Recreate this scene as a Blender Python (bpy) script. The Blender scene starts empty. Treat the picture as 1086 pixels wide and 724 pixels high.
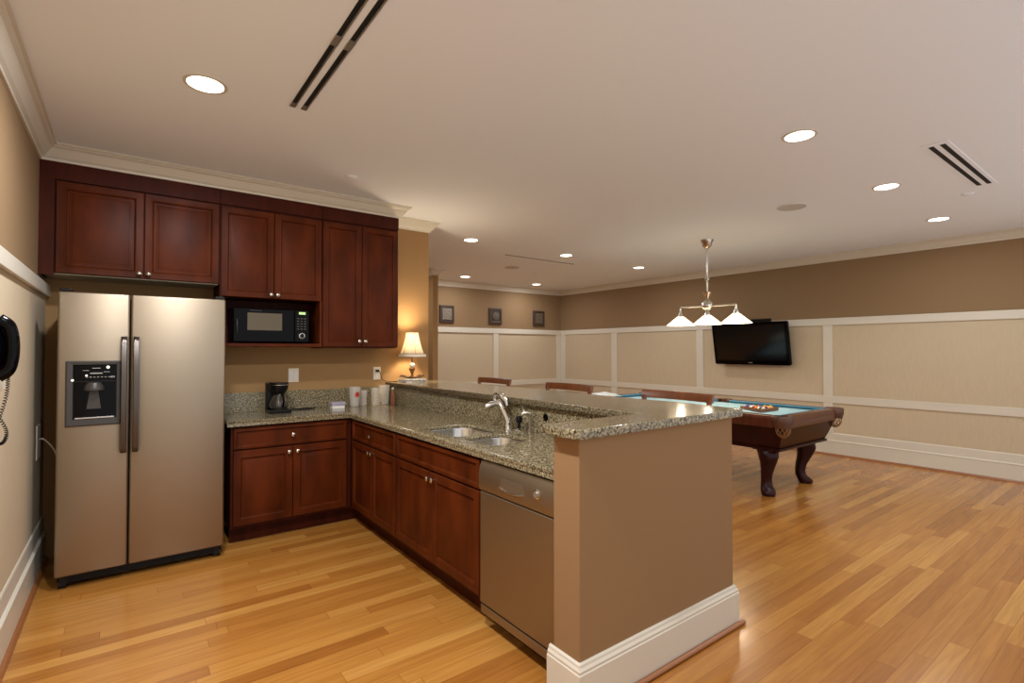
import bpy, bmesh, math, random
from mathutils import Vector, Matrix
random.seed(7)
scene = bpy.context.scene
C = scene.collection
PI = math.pi

# ------------------------------------------------------------------ camera
cam_d = bpy.data.cameras.new('camera'); cam = bpy.data.objects.new('camera', cam_d); C.objects.link(cam)
cam_d.sensor_fit = 'HORIZONTAL'; cam_d.sensor_width = 36.0
cam_d.lens = 540.84 / 1086 * 36.0
cam_d.clip_start = 0.05; cam_d.clip_end = 60
cam.location = (0.4763, -4.8113, 1.45)
cam.rotation_euler = (math.radians(90 + 1.002), 0, math.radians(-36.893))
scene.camera = cam

# ------------------------------------------------------------------ world, exposure
world = bpy.data.worlds.new('world'); scene.world = world; world.use_nodes = True
bg = world.node_tree.nodes['Background']
bg.inputs[0].default_value = (1.0, 1.0, 1.02, 1)      # even fill added for the rest of the room, left open behind the camera
bg.inputs[1].default_value = 1.0
vs = scene.view_settings
vs.view_transform = 'Standard'; vs.look = 'None'; vs.gamma = 1; vs.use_curve_mapping = False
vs.exposure = 0.0
CAN_W = 13.0
CAN_COL = (0.97, 0.99, 1.04)
WARM = (1.0, 0.80, 0.56)

# ------------------------------------------------------------------ helpers
def lin(c):
    return tuple(((v / 255.0) / 12.92 if v / 255.0 <= 0.04045 else ((v / 255.0 + 0.055) / 1.055) ** 2.4) for v in c)

def mat(name, rgb, rough=0.5, metal=0.0, emit=None, estr=0.0, coat=0.0, noise=None, bump=None, spec=None):
    """rgb in sRGB 0-255; noise=(scale, amount, stretch) varies the colour, bump=(scale, strength)."""
    m = bpy.data.materials.new(name); m.use_nodes = True
    nt = m.node_tree; b = nt.nodes['Principled BSDF']
    col = lin(rgb) + (1,)
    b.inputs['Base Color'].default_value = col
    b.inputs['Roughness'].default_value = rough
    b.inputs['Metallic'].default_value = metal
    if spec is not None: b.inputs['Specular IOR Level'].default_value = spec
    if coat:
        b.inputs['Coat Weight'].default_value = coat; b.inputs['Coat Roughness'].default_value = 0.12
    if emit:
        b.inputs['Emission Color'].default_value = lin(emit) + (1,); b.inputs['Emission Strength'].default_value = estr
    if noise or bump:
        tc = nt.nodes.new('ShaderNodeTexCoord')
    if noise:
        sc, amt, st = noise
        mp = nt.nodes.new('ShaderNodeMapping'); mp.inputs['Scale'].default_value = st
        nt.links.new(tc.outputs['Object'], mp.inputs['Vector'])
        n = nt.nodes.new('ShaderNodeTexNoise'); n.inputs['Scale'].default_value = sc; n.inputs['Detail'].default_value = 5
        nt.links.new(mp.outputs[0], n.inputs['Vector'])
        r = nt.nodes.new('ShaderNodeValToRGB')
        r.color_ramp.elements[0].position = 0.3; r.color_ramp.elements[1].position = 0.7
        r.color_ramp.elements[0].color = tuple(v * (1 - amt) for v in col[:3]) + (1,)
        r.color_ramp.elements[1].color = tuple(min(1, v * (1 + amt)) for v in col[:3]) + (1,)
        nt.links.new(n.outputs['Fac'], r.inputs[0]); nt.links.new(r.outputs[0], b.inputs['Base Color'])
    if bump:
        n2 = nt.nodes.new('ShaderNodeTexNoise'); n2.inputs['Scale'].default_value = bump[0]; n2.inputs['Detail'].default_value = 3
        nt.links.new(tc.outputs['Object'], n2.inputs['Vector'])
        bp = nt.nodes.new('ShaderNodeBump'); bp.inputs['Strength'].default_value = bump[1]; bp.inputs['Distance'].default_value = 0.01
        nt.links.new(n2.outputs['Fac'], bp.inputs['Height']); nt.links.new(bp.outputs[0], b.inputs['Normal'])
    return m

class MB:
    def __init__(s): s.bm = bmesh.new()
    def box(s, x0, x1, y0, y1, z0, z1, bev=0.0, seg=2):
        r = bmesh.ops.create_cube(s.bm, size=1.0)
        for v in r['verts']:
            v.co = Vector(((x0 + x1) / 2 + v.co.x * (x1 - x0), (y0 + y1) / 2 + v.co.y * (y1 - y0), (z0 + z1) / 2 + v.co.z * (z1 - z0)))
        if bev > 0:
            es = {e for v in r['verts'] for e in v.link_edges}
            bmesh.ops.bevel(s.bm, geom=list(es), offset=bev, segments=seg, affect='EDGES', profile=0.5)
        return s
    def poly(s, pts):
        vs_ = [s.bm.verts.new(p) for p in pts]
        return s.bm.faces.new(vs_)
    def hexa(s, b, t):
        """b, t: four bottom and four top corners, counter-clockwise seen from above"""
        B = [s.bm.verts.new(p) for p in b]; T = [s.bm.verts.new(p) for p in t]
        s.bm.faces.new(B[::-1]); s.bm.faces.new(T)
        for i in range(4): s.bm.faces.new([B[i], B[(i + 1) % 4], T[(i + 1) % 4], T[i]])
        return s
    def loft(s, rings, cap=True, close=True):
        R = [[s.bm.verts.new(p) for p in r] for r in rings]
        n = len(R[0])
        for a, b in zip(R, R[1:]):
            for i in range(n if close else n - 1):
                j = (i + 1) % n
                s.bm.faces.new([a[i], a[j], b[j], b[i]])
        if cap:
            s.bm.faces.new(R[0][::-1]); s.bm.faces.new(R[-1])
        return s
    def cyl(s, p0, p1, r0, r1=None, n=20, cap=True):
        r1 = r0 if r1 is None else r1
        p0 = Vector(p0); p1 = Vector(p1); d = (p1 - p0).normalized()
        a = d.orthogonal().normalized(); b = d.cross(a)
        f = lambda p, r: [p + a * math.cos(2 * PI * i / n) * r + b * math.sin(2 * PI * i / n) * r for i in range(n)]
        return s.loft([f(p0, r0), f(p1, r1)], cap)
    def lathe(s, c, prof, n=28, cap=True, axis=(0, 0, 1)):
        """prof: list of (radius, height)"""
        c = Vector(c); d = Vector(axis).normalized()
        a = d.orthogonal().normalized() if abs(d.z) < .999 else Vector((1, 0, 0)); b = d.cross(a)
        rings = [[c + d * z + (a * math.cos(2 * PI * i / n) + b * math.sin(2 * PI * i / n)) * max(r, 1e-4) for i in range(n)] for r, z in prof]
        return s.loft(rings, cap)
    def tube(s, pts, r, n=10, cap=True):
        pts = [Vector(p) for p in pts]
        rr = r if isinstance(r, (list, tuple)) else [r] * len(pts)
        rings = []; a = None
        for i, p in enumerate(pts):
            t = (pts[min(i + 1, len(pts) - 1)] - pts[max(i - 1, 0)]).normalized()
            a = t.orthogonal().normalized() if a is None else (a - t * a.dot(t)).normalized()
            b = t.cross(a)
            rings.append([p + (a * math.cos(2 * PI * k / n) + b * math.sin(2 * PI * k / n)) * rr[i] for k in range(n)])
        return s.loft(rings, cap)
    def ball(s, c, r, sx=1, sy=1, sz=1, u=20, v=14):
        rr = bmesh.ops.create_uvsphere(s.bm, u_segments=u, v_segments=v, radius=r)
        for q in rr['verts']: q.co = Vector((c[0] + q.co.x * sx, c[1] + q.co.y * sy, c[2] + q.co.z * sz))
        return s
    def sweep(s, path, prof, cap=True):
        """path: 2-D points; prof: (distance to the left of travel, z)"""
        P = [Vector(p) for p in path]; rings = []
        for i, p in enumerate(P):
            d0 = (p - P[i - 1]).normalized() if i > 0 else None
            d1 = (P[i + 1] - p).normalized() if i < len(P) - 1 else None
            if d0 is None: d0 = d1
            if d1 is None: d1 = d0
            n0 = Vector((-d0.y, d0.x)); n1 = Vector((-d1.y, d1.x))
            m = (n0 + n1); m = m / max(m.dot(n0), 1e-6)
            rings.append([Vector((p.x + m.x * a, p.y + m.y * a, z)) for a, z in prof])
        return s.loft(rings, cap)
    def build(s, name, m, parent=None, smooth=None, origin=None):
        bmesh.ops.recalc_face_normals(s.bm, faces=s.bm.faces)
        root = parent
        while root is not None and root.parent is not None: root = root.parent
        off = Vector(root.location) if root is not None else (Vector(origin) if origin else Vector((0, 0, 0)))
        if root is not None and root.get('_rz') is None: pass
        for v in s.bm.verts: v.co = v.co - off
        me = bpy.data.meshes.new(name); s.bm.to_mesh(me); s.bm.free()
        if smooth is not None:
            me.polygons.foreach_set('use_smooth', [True] * len(me.polygons))
            try: me.set_sharp_from_angle(angle=math.radians(smooth))
            except Exception: pass
        o = bpy.data.objects.new(name, me); C.objects.link(o)
        if m is not None: me.materials.append(m)
        if parent is not None: o.parent = parent
        elif origin: o.location = origin
        return o

def tag(o, label, cat, group=None, kind=None):
    o['label'] = label; o['category'] = cat
    if group: o['group'] = group
    if kind: o['kind'] = kind
    return o
def thing(name, label, cat, loc=(0, 0, 0), group=None):
    o = bpy.data.objects.new(name, None); o.empty_display_size = 0.1; C.objects.link(o); o.location = loc
    return tag(o, label, cat, group)
def struct(o, label=None):
    o['kind'] = 'structure'
    if label: o['label'] = label
    return o
def copy_thing(src, loc, label, rotz=0.0):
    r = src.copy(); C.objects.link(r); r.location = loc; r.rotation_euler = (0, 0, rotz); r['label'] = label
    for ch in list(src.children):
        c = ch.copy(); C.objects.link(c); c.parent = r
        for g in list(ch.children):
            d = g.copy(); C.objects.link(d); d.parent = c
    return r
def lamp_light(name, kind, loc, energy, color, parent, **kw):
    l = bpy.data.lights.new(name, kind); l.energy = energy; l.color = color
    for k, v in kw.items(): setattr(l, k, v)
    o = bpy.data.objects.new(name, l); C.objects.link(o)
    root = parent
    o.location = Vector(loc) - Vector(root.location); o.parent = parent
    return o
def holed_slab(outer, holes, z0, z1, bev=0.004):
    """a flat slab with real openings, from a filled 2-D curve"""
    cu = bpy.data.curves.new('slab', 'CURVE'); cu.dimensions = '2D'; cu.fill_mode = 'BOTH'
    cu.extrude = (z1 - z0) / 2 - bev; cu.bevel_depth = bev; cu.bevel_resolution = 2; cu.offset = -bev
    for pts in [outer] + holes:
        sp = cu.splines.new('POLY'); sp.points.add(len(pts) - 1); sp.use_cyclic_u = True
        for i, p in enumerate(pts): sp.points[i].co = (p[0], p[1], 0, 1)
    ob = bpy.data.objects.new('slab_tmp', cu); C.objects.link(ob)
    dg = bpy.context.evaluated_depsgraph_get(); dg.update()
    me = bpy.data.meshes.new_from_object(ob.evaluated_get(dg))
    C.objects.unlink(ob); bpy.data.objects.remove(ob)
    me.materials.clear()
    mb = MB(); mb.bm.from_mesh(me); bpy.data.meshes.remove(me)
    for v in mb.bm.verts: v.co.z += (z0 + z1) / 2
    bmesh.ops.remove_doubles(mb.bm, verts=mb.bm.verts, dist=1e-5)
    return mb
def rounded(x0, x1, y0, y1, r, n=6):
    rs = r if isinstance(r, (list, tuple)) else [r] * 4          # corners: (x1,y1) (x0,y1) (x0,y0) (x1,y0)
    out = []
    for (cx, cy, a0), q in zip(((x1, y1, 0), (x0, y1, 90), (x0, y0, 180), (x1, y0, 270)), rs):
        sx = -1 if cx == x1 else 1; sy = -1 if cy == y1 else 1
        for k in range(n + 1):
            a = math.radians(a0 + 90 * k / n)
            out.append((cx + sx * q + q * math.cos(a), cy + sy * q + q * math.sin(a)))
    return out

def smoothpath(P, k=6):
    P = [Vector(p) for p in P]; out = []
    for i in range(len(P) - 1):
        a, b, c, d = P[max(i - 1, 0)], P[i], P[i + 1], P[min(i + 2, len(P) - 1)]
        for j in range(k):
            t = j / k
            out.append(.5 * ((2 * b) + (c - a) * t + (2 * a - 5 * b + 4 * c - d) * t * t + (3 * b - a - 3 * c + d) * t ** 3))
    return out + [P[-1]]

# ------------------------------------------------------------------ materials
def make_floor():
    m = bpy.data.materials.new('oak_planks'); m.use_nodes = True; nt = m.node_tree; N = nt.nodes; L = nt.links
    b = N['Principled BSDF']
    tc = N.new('ShaderNodeTexCoord'); sep = N.new('ShaderNodeSeparateXYZ'); L.new(tc.outputs['Object'], sep.inputs[0])
    def M(op, a, bb=None, c=None):
        n = N.new('ShaderNodeMath'); n.operation = op
        for i, v in enumerate((a, bb, c)):
            if v is None: continue
            if isinstance(v, (int, float)): n.inputs[i].default_value = v
            else: L.new(v, n.inputs[i])
        return n.outputs[0]
    PW, PL = 0.083, 1.15
    ry = M('DIVIDE', sep.outputs['Y'], PW); row = M('FLOOR', ry)
    wn = N.new('ShaderNodeTexWhiteNoise'); wn.noise_dimensions = '1D'; L.new(row, wn.inputs['W'])
    rx = M('ADD', M('DIVIDE', sep.outputs['X'], PL), M('MULTIPLY', wn.outputs['Value'], 7.31))
    pid = M('FLOOR', rx)
    comb = N.new('ShaderNodeCombineXYZ'); L.new(row, comb.inputs[0]); L.new(pid, comb.inputs[1])
    w2 = N.new('ShaderNodeTexWhiteNoise'); w2.noise_dimensions = '2D'; L.new(comb.outputs[0], w2.inputs['Vector'])
    ramp = N.new('ShaderNodeValToRGB'); cr = ramp.color_ramp
    cr.elements[0].position = 0.0; cr.elements[0].color = lin(FLOOR_C[0]) + (1,)
    cr.elements[1].position = 1.0; cr.elements[1].color = lin(FLOOR_C[3]) + (1,)
    e = cr.elements.new(0.3); e.color = lin(FLOOR_C[1]) + (1,)
    e = cr.elements.new(0.7); e.color = lin(FLOOR_C[2]) + (1,)
    L.new(w2.outputs['Value'], ramp.inputs[0])
    # grain
    mp = N.new('ShaderNodeMapping'); mp.inputs['Scale'].default_value = (1.2, 22, 1); L.new(tc.outputs['Object'], mp.inputs[0])
    add = N.new('ShaderNodeVectorMath'); add.operation = 'ADD'; L.new(mp.outputs[0], add.inputs[0])
    sc = N.new('ShaderNodeVectorMath'); sc.operation = 'SCALE'; sc.inputs['Scale'].default_value = 37.0; L.new(w2.outputs['Color'], sc.inputs[0]); L.new(sc.outputs[0], add.inputs[1])
    gn = N.new('ShaderNodeTexNoise'); gn.inputs['Scale'].default_value = 2.2; gn.inputs['Detail'].default_value = 6; gn.inputs['Distortion'].default_value = 0.6
    L.new(add.outputs[0], gn.inputs['Vector'])
    gr = N.new('ShaderNodeValToRGB'); gr.color_ramp.elements[0].position = .3; gr.color_ramp.elements[1].position = .7
    gr.color_ramp.elements[0].color = (.80, .74, .66, 1); gr.color_ramp.elements[1].color = (1.06, 1.05, 1.03, 1)
    L.new(gn.outputs['Fac'], gr.inputs[0])
    mx = N.new('ShaderNodeMix'); mx.data_type = 'RGBA'; mx.blend_type = 'MULTIPLY'; mx.inputs[0].default_value = 1
    L.new(ramp.outputs[0], mx.inputs[6]); L.new(gr.outputs[0], mx.inputs[7])
    # seams
    fy = M('FRACT', ry); ey = M('MINIMUM', fy, M('SUBTRACT', 1.0, fy)); sy = M('LESS_THAN', ey, 0.014)
    fx = M('FRACT', rx); ex = M('MINIMUM', fx, M('SUBTRACT', 1.0, fx)); sx = M('LESS_THAN', ex, 0.0012)
    seam = M('MAXIMUM', sx, sy)
    m2 = N.new('ShaderNodeMix'); m2.data_type = 'RGBA'; m2.blend_type = 'MULTIPLY'; m2.inputs[7].default_value = (.62, .52, .42, 1)
    L.new(seam, m2.inputs[0]); L.new(mx.outputs[2], m2.inputs[6])
    L.new(m2.outputs[2], b.inputs['Base Color'])
    b.inputs['Roughness'].default_value = 0.27; b.inputs['Specular IOR Level'].default_value = .6
    b.inputs['Coat Weight'].default_value = .3; b.inputs['Coat Roughness'].default_value = .14
    bp = N.new('ShaderNodeBump'); bp.inputs['Strength'].default_value = .12; bp.inputs['Distance'].default_value = .002
    wv = N.new('ShaderNodeTexNoise'); wv.inputs['Scale'].default_value = 5; L.new(tc.outputs['Object'], wv.inputs['Vector'])
    L.new(wv.outputs['Fac'], bp.inputs['Height']); L.new(bp.outputs[0], b.inputs['Normal'])
    return m
FLOOR_C = [(160, 102, 42), (177, 119, 52), (188, 131, 61), (200, 147, 75)]
def make_granite():
    m = bpy.data.materials.new('green_gold_granite'); m.use_nodes = True; nt = m.node_tree; N = nt.nodes; L = nt.links
    b = N['Principled BSDF']; tc = N.new('ShaderNodeTexCoord')
    n1 = N.new('ShaderNodeTexNoise'); n1.inputs['Scale'].default_value = 95; n1.inputs['Detail'].default_value = 3; n1.inputs['Roughness'].default_value = .65
    L.new(tc.outputs['Object'], n1.inputs['Vector'])
    r1 = N.new('ShaderNodeValToRGB'); c = r1.color_ramp; c.interpolation = 'LINEAR'
    c.elements[0].position = .30; c.elements[0].color = lin((30, 27, 20)) + (1,)
    c.elements[1].position = .72; c.elements[1].color = lin((205, 190, 152)) + (1,)
    for p, q in ((.42, (84, 76, 56)), (.50, (132, 120, 92)), (.60, (162, 147, 115))):
        e = c.elements.new(p); e.color = lin(q) + (1,)
    L.new(n1.outputs['Fac'], r1.inputs[0])
    v = N.new('ShaderNodeTexVoronoi'); v.inputs['Scale'].default_value = 150; L.new(tc.outputs['Object'], v.inputs['Vector'])
    r2 = N.new('ShaderNodeValToRGB'); r2.color_ramp.elements[0].position = .10; r2.color_ramp.elements[1].position = .24
    r2.color_ramp.elements[0].color = (.34, .3, .25, 1); r2.color_ramp.elements[1].color = (1, 1, 1, 1)
    L.new(v.outputs['Color'], r2.inputs[0])
    mx = N.new('ShaderNodeMix'); mx.data_type = 'RGBA'; mx.blend_type = 'MULTIPLY'; mx.inputs[0].default_value = 1
    L.new(r1.outputs[0], mx.inputs[6]); L.new(r2.outputs[0], mx.inputs[7]); L.new(mx.outputs[2], b.inputs['Base Color'])
    b.inputs['Roughness'].default_value = .12; b.inputs['Specular IOR Level'].default_value = .5
    return m
M_floor = make_floor(); M_granite = make_granite()
M_ceil = mat('ceiling_paint', (240, 245, 250), .9, bump=(60, .03))
M_brown = mat('brown_wall_paint', (140, 112, 78), .85)
M_brown_lit = mat('brown_paint_lamplit', (158, 122, 76), .8)  # the brown wall paint with the lamp's warm light put into its colour
M_panel = mat('beige_panel_cloth', (198, 180, 150), .9, noise=(9, .03, (6, 6, 1)))
M_post = mat('taupe_halfwall_paint', (144, 110, 72), .8)
M_white = mat('cream_trim_paint', (214, 206, 188), .4)
M_shoe = mat('oak_shoe_moulding', (150, 96, 56), .35)
M_cherry = mat('cherry_wood', (82, 34, 9), .42, spec=.12, noise=(2.2, .38, (3, 3, 1.2)))
M_cherryd = mat('dark_cherry_carcass', (66, 24, 8), .5, spec=.12, noise=(3.0, .25, (5, 5, 1.0)))
M_nickel = mat('brushed_nickel', (205, 200, 190), .25, 1)
M_chrome = mat('polished_chrome', (225, 225, 222), .1, 1)
M_steel = mat('stainless_steel', (158, 144, 124), .42, 1, bump=None)
M_steel2 = mat('sink_steel', (205, 202, 196), .22, 1)
M_black = mat('black_plastic', (12, 11, 11), .35, spec=.3)
M_gloss = mat('gloss_black', (6, 5, 5), .12, spec=.12)
M_dgrey = mat('dark_grey_plastic', (58, 54, 50), .4)
M_handle = mat('dark_steel_handle', (92, 86, 80), .3, .9)
M_screen = mat('dark_screen', (10, 12, 14), .12)
M_glow = mat('lamp_diffuser', (255, 250, 240), .5, emit=(255, 246, 228), estr=7.0)
M_shadeg = mat('white_glass_shade', (255, 246, 225), .4, emit=(255, 232, 190), estr=2.6)
M_plate = mat('cream_plastic_plate', (232, 222, 200), .4)
M_mahog = mat('dark_mahogany', (44, 12, 9), .3, spec=.2, noise=(4, .3, (3, 3, 1)))
M_rail = mat('mahogany_rail', (84, 42, 26), .25, coat=.15, spec=.3, noise=(4, .25, (1, 6, 1)))
M_felt = mat('pale_blue_felt', (146, 180, 188), .95, noise=(80, .04, (1, 1, 1)))
M_felt2 = mat('blue_cushion_felt', (70, 122, 142), .95)
M_leather = mat('brown_leather', (84, 52, 34), .45, noise=(12, .3, (1, 1, 1)))
M_net = mat('gold_brown_net', (140, 96, 50), .6)
M_stool = mat('chestnut_stool_wood', (116, 66, 34), .3, coat=.15, noise=(5, .25, (4, 4, 1)))
M_art = mat('carved_dark_frame', (64, 48, 36), .5)
M_arti = mat('carved_relief', (120, 108, 92), .6, noise=(45, .6, (1, 1, 1)), bump=(45, .9))
M_alum = mat('vent_aluminium', (176, 172, 166), .35, .8)
M_slot = mat('vent_slot_black', (10, 9, 8), .8)
M_lightgrey = mat('laminate_pale_reflection', (176, 160, 130), .5)  # laminate, with the pale reflection on it put into the colour
M_paper = mat('white_paper', (236, 232, 226), .7)
M_red = mat('red_print', (196, 48, 36), .5)
M_sheet = mat('white_plastic_sheet', (206, 210, 204), .4, bump=(14, .5))

# ------------------------------------------------------------------ room shell
ZC = 2.79
YB = -5.4          # how far the room is built behind the camera
struct(MB().box(-.15, 8.46, YB, 3.95, -.08, 0).build('floor', M_floor))
struct(MB().box(-.15, 8.46, YB, 3.95, ZC, ZC + .1).build('ceiling', M_ceil))
wl = struct(MB().box(-.15, 0, YB, .15, 0, ZC).build('wall_left', M_brown))
wb = MB().box(0, 2.99, 0, .15, 0, ZC)
struct(wb.build('wall_back', M_brown_lit))
struct(MB().box(2.84, 2.99, .15, 3.785, 0, ZC).build('wall_hallway', M_brown))
struct(MB().box(2.84, 8.46, 3.785, 3.95, 0, ZC).build('wall_far', M_brown))
wr = struct(MB().box(8.31, 8.46, YB, 3.785, 0, ZC).build('wall_right', M_brown))
struct(MB().box(4.455, 4.55, 2.65, 3.785, 0, ZC).build('wall_stub', M_brown_lit))
# lighter panel cloth below the top rail
struct(MB().box(0, .006, YB, 0, .30, 1.83).build('wall_left_panelling', M_panel))
struct(MB().box(8.304, 8.31, YB, 3.785, .30, 1.83).build('wall_right_panelling', M_panel))
struct(MB().box(4.55, 8.304, 3.779, 3.785, .30, 1.83).build('wall_far_panelling', M_panel))
# crown
CR = [(0, 2.686), (.012, 2.686), (.014, 2.70), (.030, 2.712), (.048, 2.735), (.062, 2.757), (.078, 2.766), (.082, 2.774), (.092, 2.776), (.092, ZC), (0, ZC)]
CRr = [(-a, z) for a, z in CR]
XU, YU = 2.487, -.3615
struct(MB().sweep([(0, YB), (0, YU), (XU, YU), (XU, 0), (2.99, 0), (2.99, 2.0)], CRr).build('trim_1', M_white))
struct(MB().sweep([(4.455, 3.785), (4.455, 2.65), (4.55, 2.65), (4.55, 3.785), (8.31, 3.785), (8.31, YB)], CRr).build('trim_2', M_white))
# baseboards: a thick plinth with a thinner band above
BP = [(0, 0), (.024, 0), (.024, .185), (.028, .190), (.028, .198), (.020, .205), (.014, .208), (.014, .30), (.010, .31), (0, .31)]
BPr = [(-a, z) for a, z in BP]
SH = [(.0241, 0), (.046, 0), (.044, .010), (.037, .019), (.0241, .023)]
SHr = [(-a, z) for a, z in SH]
struct(MB().sweep([(0, YB), (0, -.01)], BPr).build('baseboard_left', M_white))
struct(MB().sweep([(0, YB), (0, -.01)], SHr).build('trim_3', M_shoe))
pf = [(4.55, 2.66), (4.55, 3.785), (8.31, 3.785), (8.31, YB)]
struct(MB().sweep(pf, BPr).build('baseboard_right', M_white))
struct(MB().sweep(pf, SHr).build('trim_4', M_shoe))
# rails and stiles
struct(MB().box(.006, .030, YB, 0, 1.823, 1.903, .003).build('trim_5', M_white))
fr = MB()
fr.box(8.286, 8.304, YB, 3.779, 1.80, 1.90, .003); fr.box(8.288, 8.304, YB, 3.779, .72, .818, .003)
for y0, y1 in ((3.62, 3.779), (2.10, 2.25), (.18, .31), (-1.815, -1.695), (-3.95, -3.83)):
    fr.box(8.290, 8.304, y0, y1, .31, 1.80, .002)
struct(fr.build('trim_6', M_white))
fr = MB()
fr.box(4.55, 8.286, 3.755, 3.779, 1.80, 1.90, .003); fr.box(4.55, 8.286, 3.757, 3.779, .72, .818, .003)
for x0, x1 in ((6.44, 6.565), (8.17, 8.286)):
    fr.box(x0, x1, 3.761, 3.779, .31, 1.80, .002)
struct(fr.build('trim_7', M_white))

# half wall of the peninsula: end wall facing the camera plus the low wall behind the sink
PX0, PX1, PY0, PY1 = 1.925, 3.06, -3.33, -3.175
ZH = 1.0975
struct(MB().box(PX0, PX1, PY0, PY1, 0, ZH, .004).build('wall_peninsula_end', M_post))
struct(MB().box(2.575, 2.72, PY1, -.001, 0, ZH).build('wall_peninsula', M_post))
PB = [(0, 0), (.022, 0), (.022, .165), (.018, .170), (.019, .180), (.012, .190), (.010, .200), (.004, .205), (0, .205)]
struct(MB().sweep([(PX0, PY1 + .02), (PX0, PY0), (PX1, PY0), (PX1, PY1)], [(-a, z) for a, z in PB]).build('baseboard_peninsula', M_white))
struct(MB().cyl((PX0 - .02, PY0 - .033, .0125), (PX1 + .045, PY0 - .033, .0125), .0115, n=12).build('trim_8', M_shoe, smooth=40))
struct(MB().sweep([(2.72, PY1), (2.72, -.001)], [(-a, z) for a, z in PB]).build('baseboard_bar', M_white))

# ------------------------------------------------------------------ cabinetry
class Frame:
    """a vertical plane: o + u*a + z*b + n*c"""
    def __init__(s, o, u, n): s.o = Vector(o); s.u = Vector(u); s.n = Vector(n)
    def p(s, a, b, c=0): return s.o + s.u * a + Vector((0, 0, b)) + s.n * c
def panel_front(mb, F, a0, a1, z0, z1, th=.02, fw=.055, rec=.012, raised=True):
    def ring(i, c): return [F.p(a0 + i, z0 + i, c), F.p(a1 - i, z0 + i, c), F.p(a1 - i, z1 - i, c), F.p(a0 + i, z1 - i, c)]
    rings = [ring(0, 0), ring(0, th - .004), ring(.004, th), ring(fw - .014, th), ring(fw - .010, th + .002), ring(fw - .005, th - .001), ring(fw, th - rec), ring(fw + .006, th - rec)]
    if raised: rings += [ring(fw + .030, th - .003), ring(fw + .034, th - .002)]
    mb.loft(rings)
def knob(F, a, z, parent, base=.02):
    mb = MB()
    mb.lathe(F.p(a, z, base), [(.006, 0), (.005, .012), (.009, .016), (.0155, .020), (.0165, .026), (.012, .031), (.001, .033)], n=18, axis=F.n)
    return mb.build('knob', M_nickel, parent, smooth=50)
def door(F, a0, a1, z0, z1, ka, kz, parent, lab=None, fw=.055):
    mb = MB(); panel_front(mb, F, a0, a1, z0, z1, fw=fw)
    d = mb.build('door', M_cherry, parent, smooth=30)
    knob(F, ka, kz, d); return d
def drawer(F, a0, a1, z0, z1, ka, parent, knobbed=True, name='drawer'):
    mb = MB(); panel_front(mb, F, a0, a1, z0, z1, fw=.030, raised=False)
    d = mb.build(name, M_cherry, parent, smooth=30)
    if knobbed: knob(F, ka, (z0 + z1) / 2, d)
    return d

FU = Frame((0, YU + .02, 0), (1, 0, 0), (0, -1, 0))     # door backs of the wall cabinets
def upper(x0, x1, z0, label, zs=None):
    c = thing('wall_cabinet', label, 'cabinet', ((x0 + x1) / 2, -.17, z0))
    MB().box(x0 + .0005, x1 - .0005, YU + .02, -.001, z0, 2.686).build('carcass', M_cherryd, c)
    MB().box(x0 + .0005, x1 - .0005, YU, YU + .02, 2.575, 2.686).build('frieze_board', M_cherryd, c)
    return c
c1 = upper(.001, 1.024, 1.96, 'wide two-door cherry wall cabinet mounted above the refrigerator')
MB().box(.0015, .075, YU, YU + .0195, 1.945, 2.575).build('filler_strip', M_cherryd, c1)
door(FU, .083, .551, 1.96, 2.565, .527, 1.99, c1); door(FU, .556, 1.018, 1.96, 2.565, .580, 1.99, c1)
MB().box(.02, 1.015, -.335, -.01, 1.952, 1.9595).build('underside_panel', M_lightgrey, c1)['label'] = 'laminate underside of the cabinet, a pale reflection in its colour'
c2 = upper(1.026, 1.790, 1.868, 'two-door cherry wall cabinet above the microwave niche')
door(FU, 1.031, 1.408, 1.868, 2.560, 1.385, 1.898, c2); door(FU, 1.412, 1.786, 1.868, 2.560, 1.435, 1.898, c2)
MB().box(1.027, 1.045, YU + .005, -.001, 1.48, 1.8675).build('side_panel', M_cherryd, c2)
MB().box(1.772, 1.7895, YU + .005, -.001, 1.48, 1.8675).build('side_panel', M_cherry, c2)
MB().box(1.0455, 1.7715, YU + .001, -.001, 1.480, 1.506, .003).build('shelf', M_cherry, c2)
MB().box(1.0455, 1.7715, -.010, -.001, 1.507, 1.8675).build('back_panel', M_cherryd, c2)
c3 = upper(1.792, XU, 1.478, 'tall two-door cherry wall cabinet at the right end of the row')
door(FU, 1.796, 2.137, 1.482, 2.560, 2.112, 1.53, c3); door(FU, 2.141, XU - .003, 1.482, 2.560, 2.166, 1.53, c3)
MB().box(1.80, 2.48, -.335, -.01, 1.470, 1.4775).build('underside_panel', M_cherry, c3)

# base cabinets
YF, XF = -.53, 1.99          # front face planes
FB = Frame((0, YF, 0), (1, 0, 0), (0, -1, 0))
FP = Frame((XF, 0, 0), (0, 1, 0), (-1, 0, 0))
ZT = .884
b1 = thing('base_cabinet', 'cherry base cabinet with one wide drawer, right beside the refrigerator', 'cabinet', (1.5, -.28, 0))
MB().box(1.085, 1.985, YF, -.001, .125, ZT).build('carcass', M_cherryd, b1)
MB().box(1.09, 2.07, YF + .085, YF + .10, 0, .125).build('toe_kick', M_cherryd, b1)
drawer(FB, 1.100, 1.945, .712, .868, 1.515, b1)
door(FB, 1.100, 1.517, .145, .700, 1.487, .658, b1, fw=.06); door(FB, 1.521, 1.945, .145, .700, 1.550, .658, b1, fw=.06)
b2 = thing('base_cabinet', 'narrow cherry base cabinet with two doors in the corner, beside the sink cabinet', 'cabinet', (2.27, -1.0, 0))
MB().box(XF, 2.57, -1.461, -.532, .125, ZT).build('carcass', M_cherryd, b2)
MB().box(XF + .08, XF + .095, -1.461, YF + .10, 0, .125).build('toe_kick', M_cherryd, b2)
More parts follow.
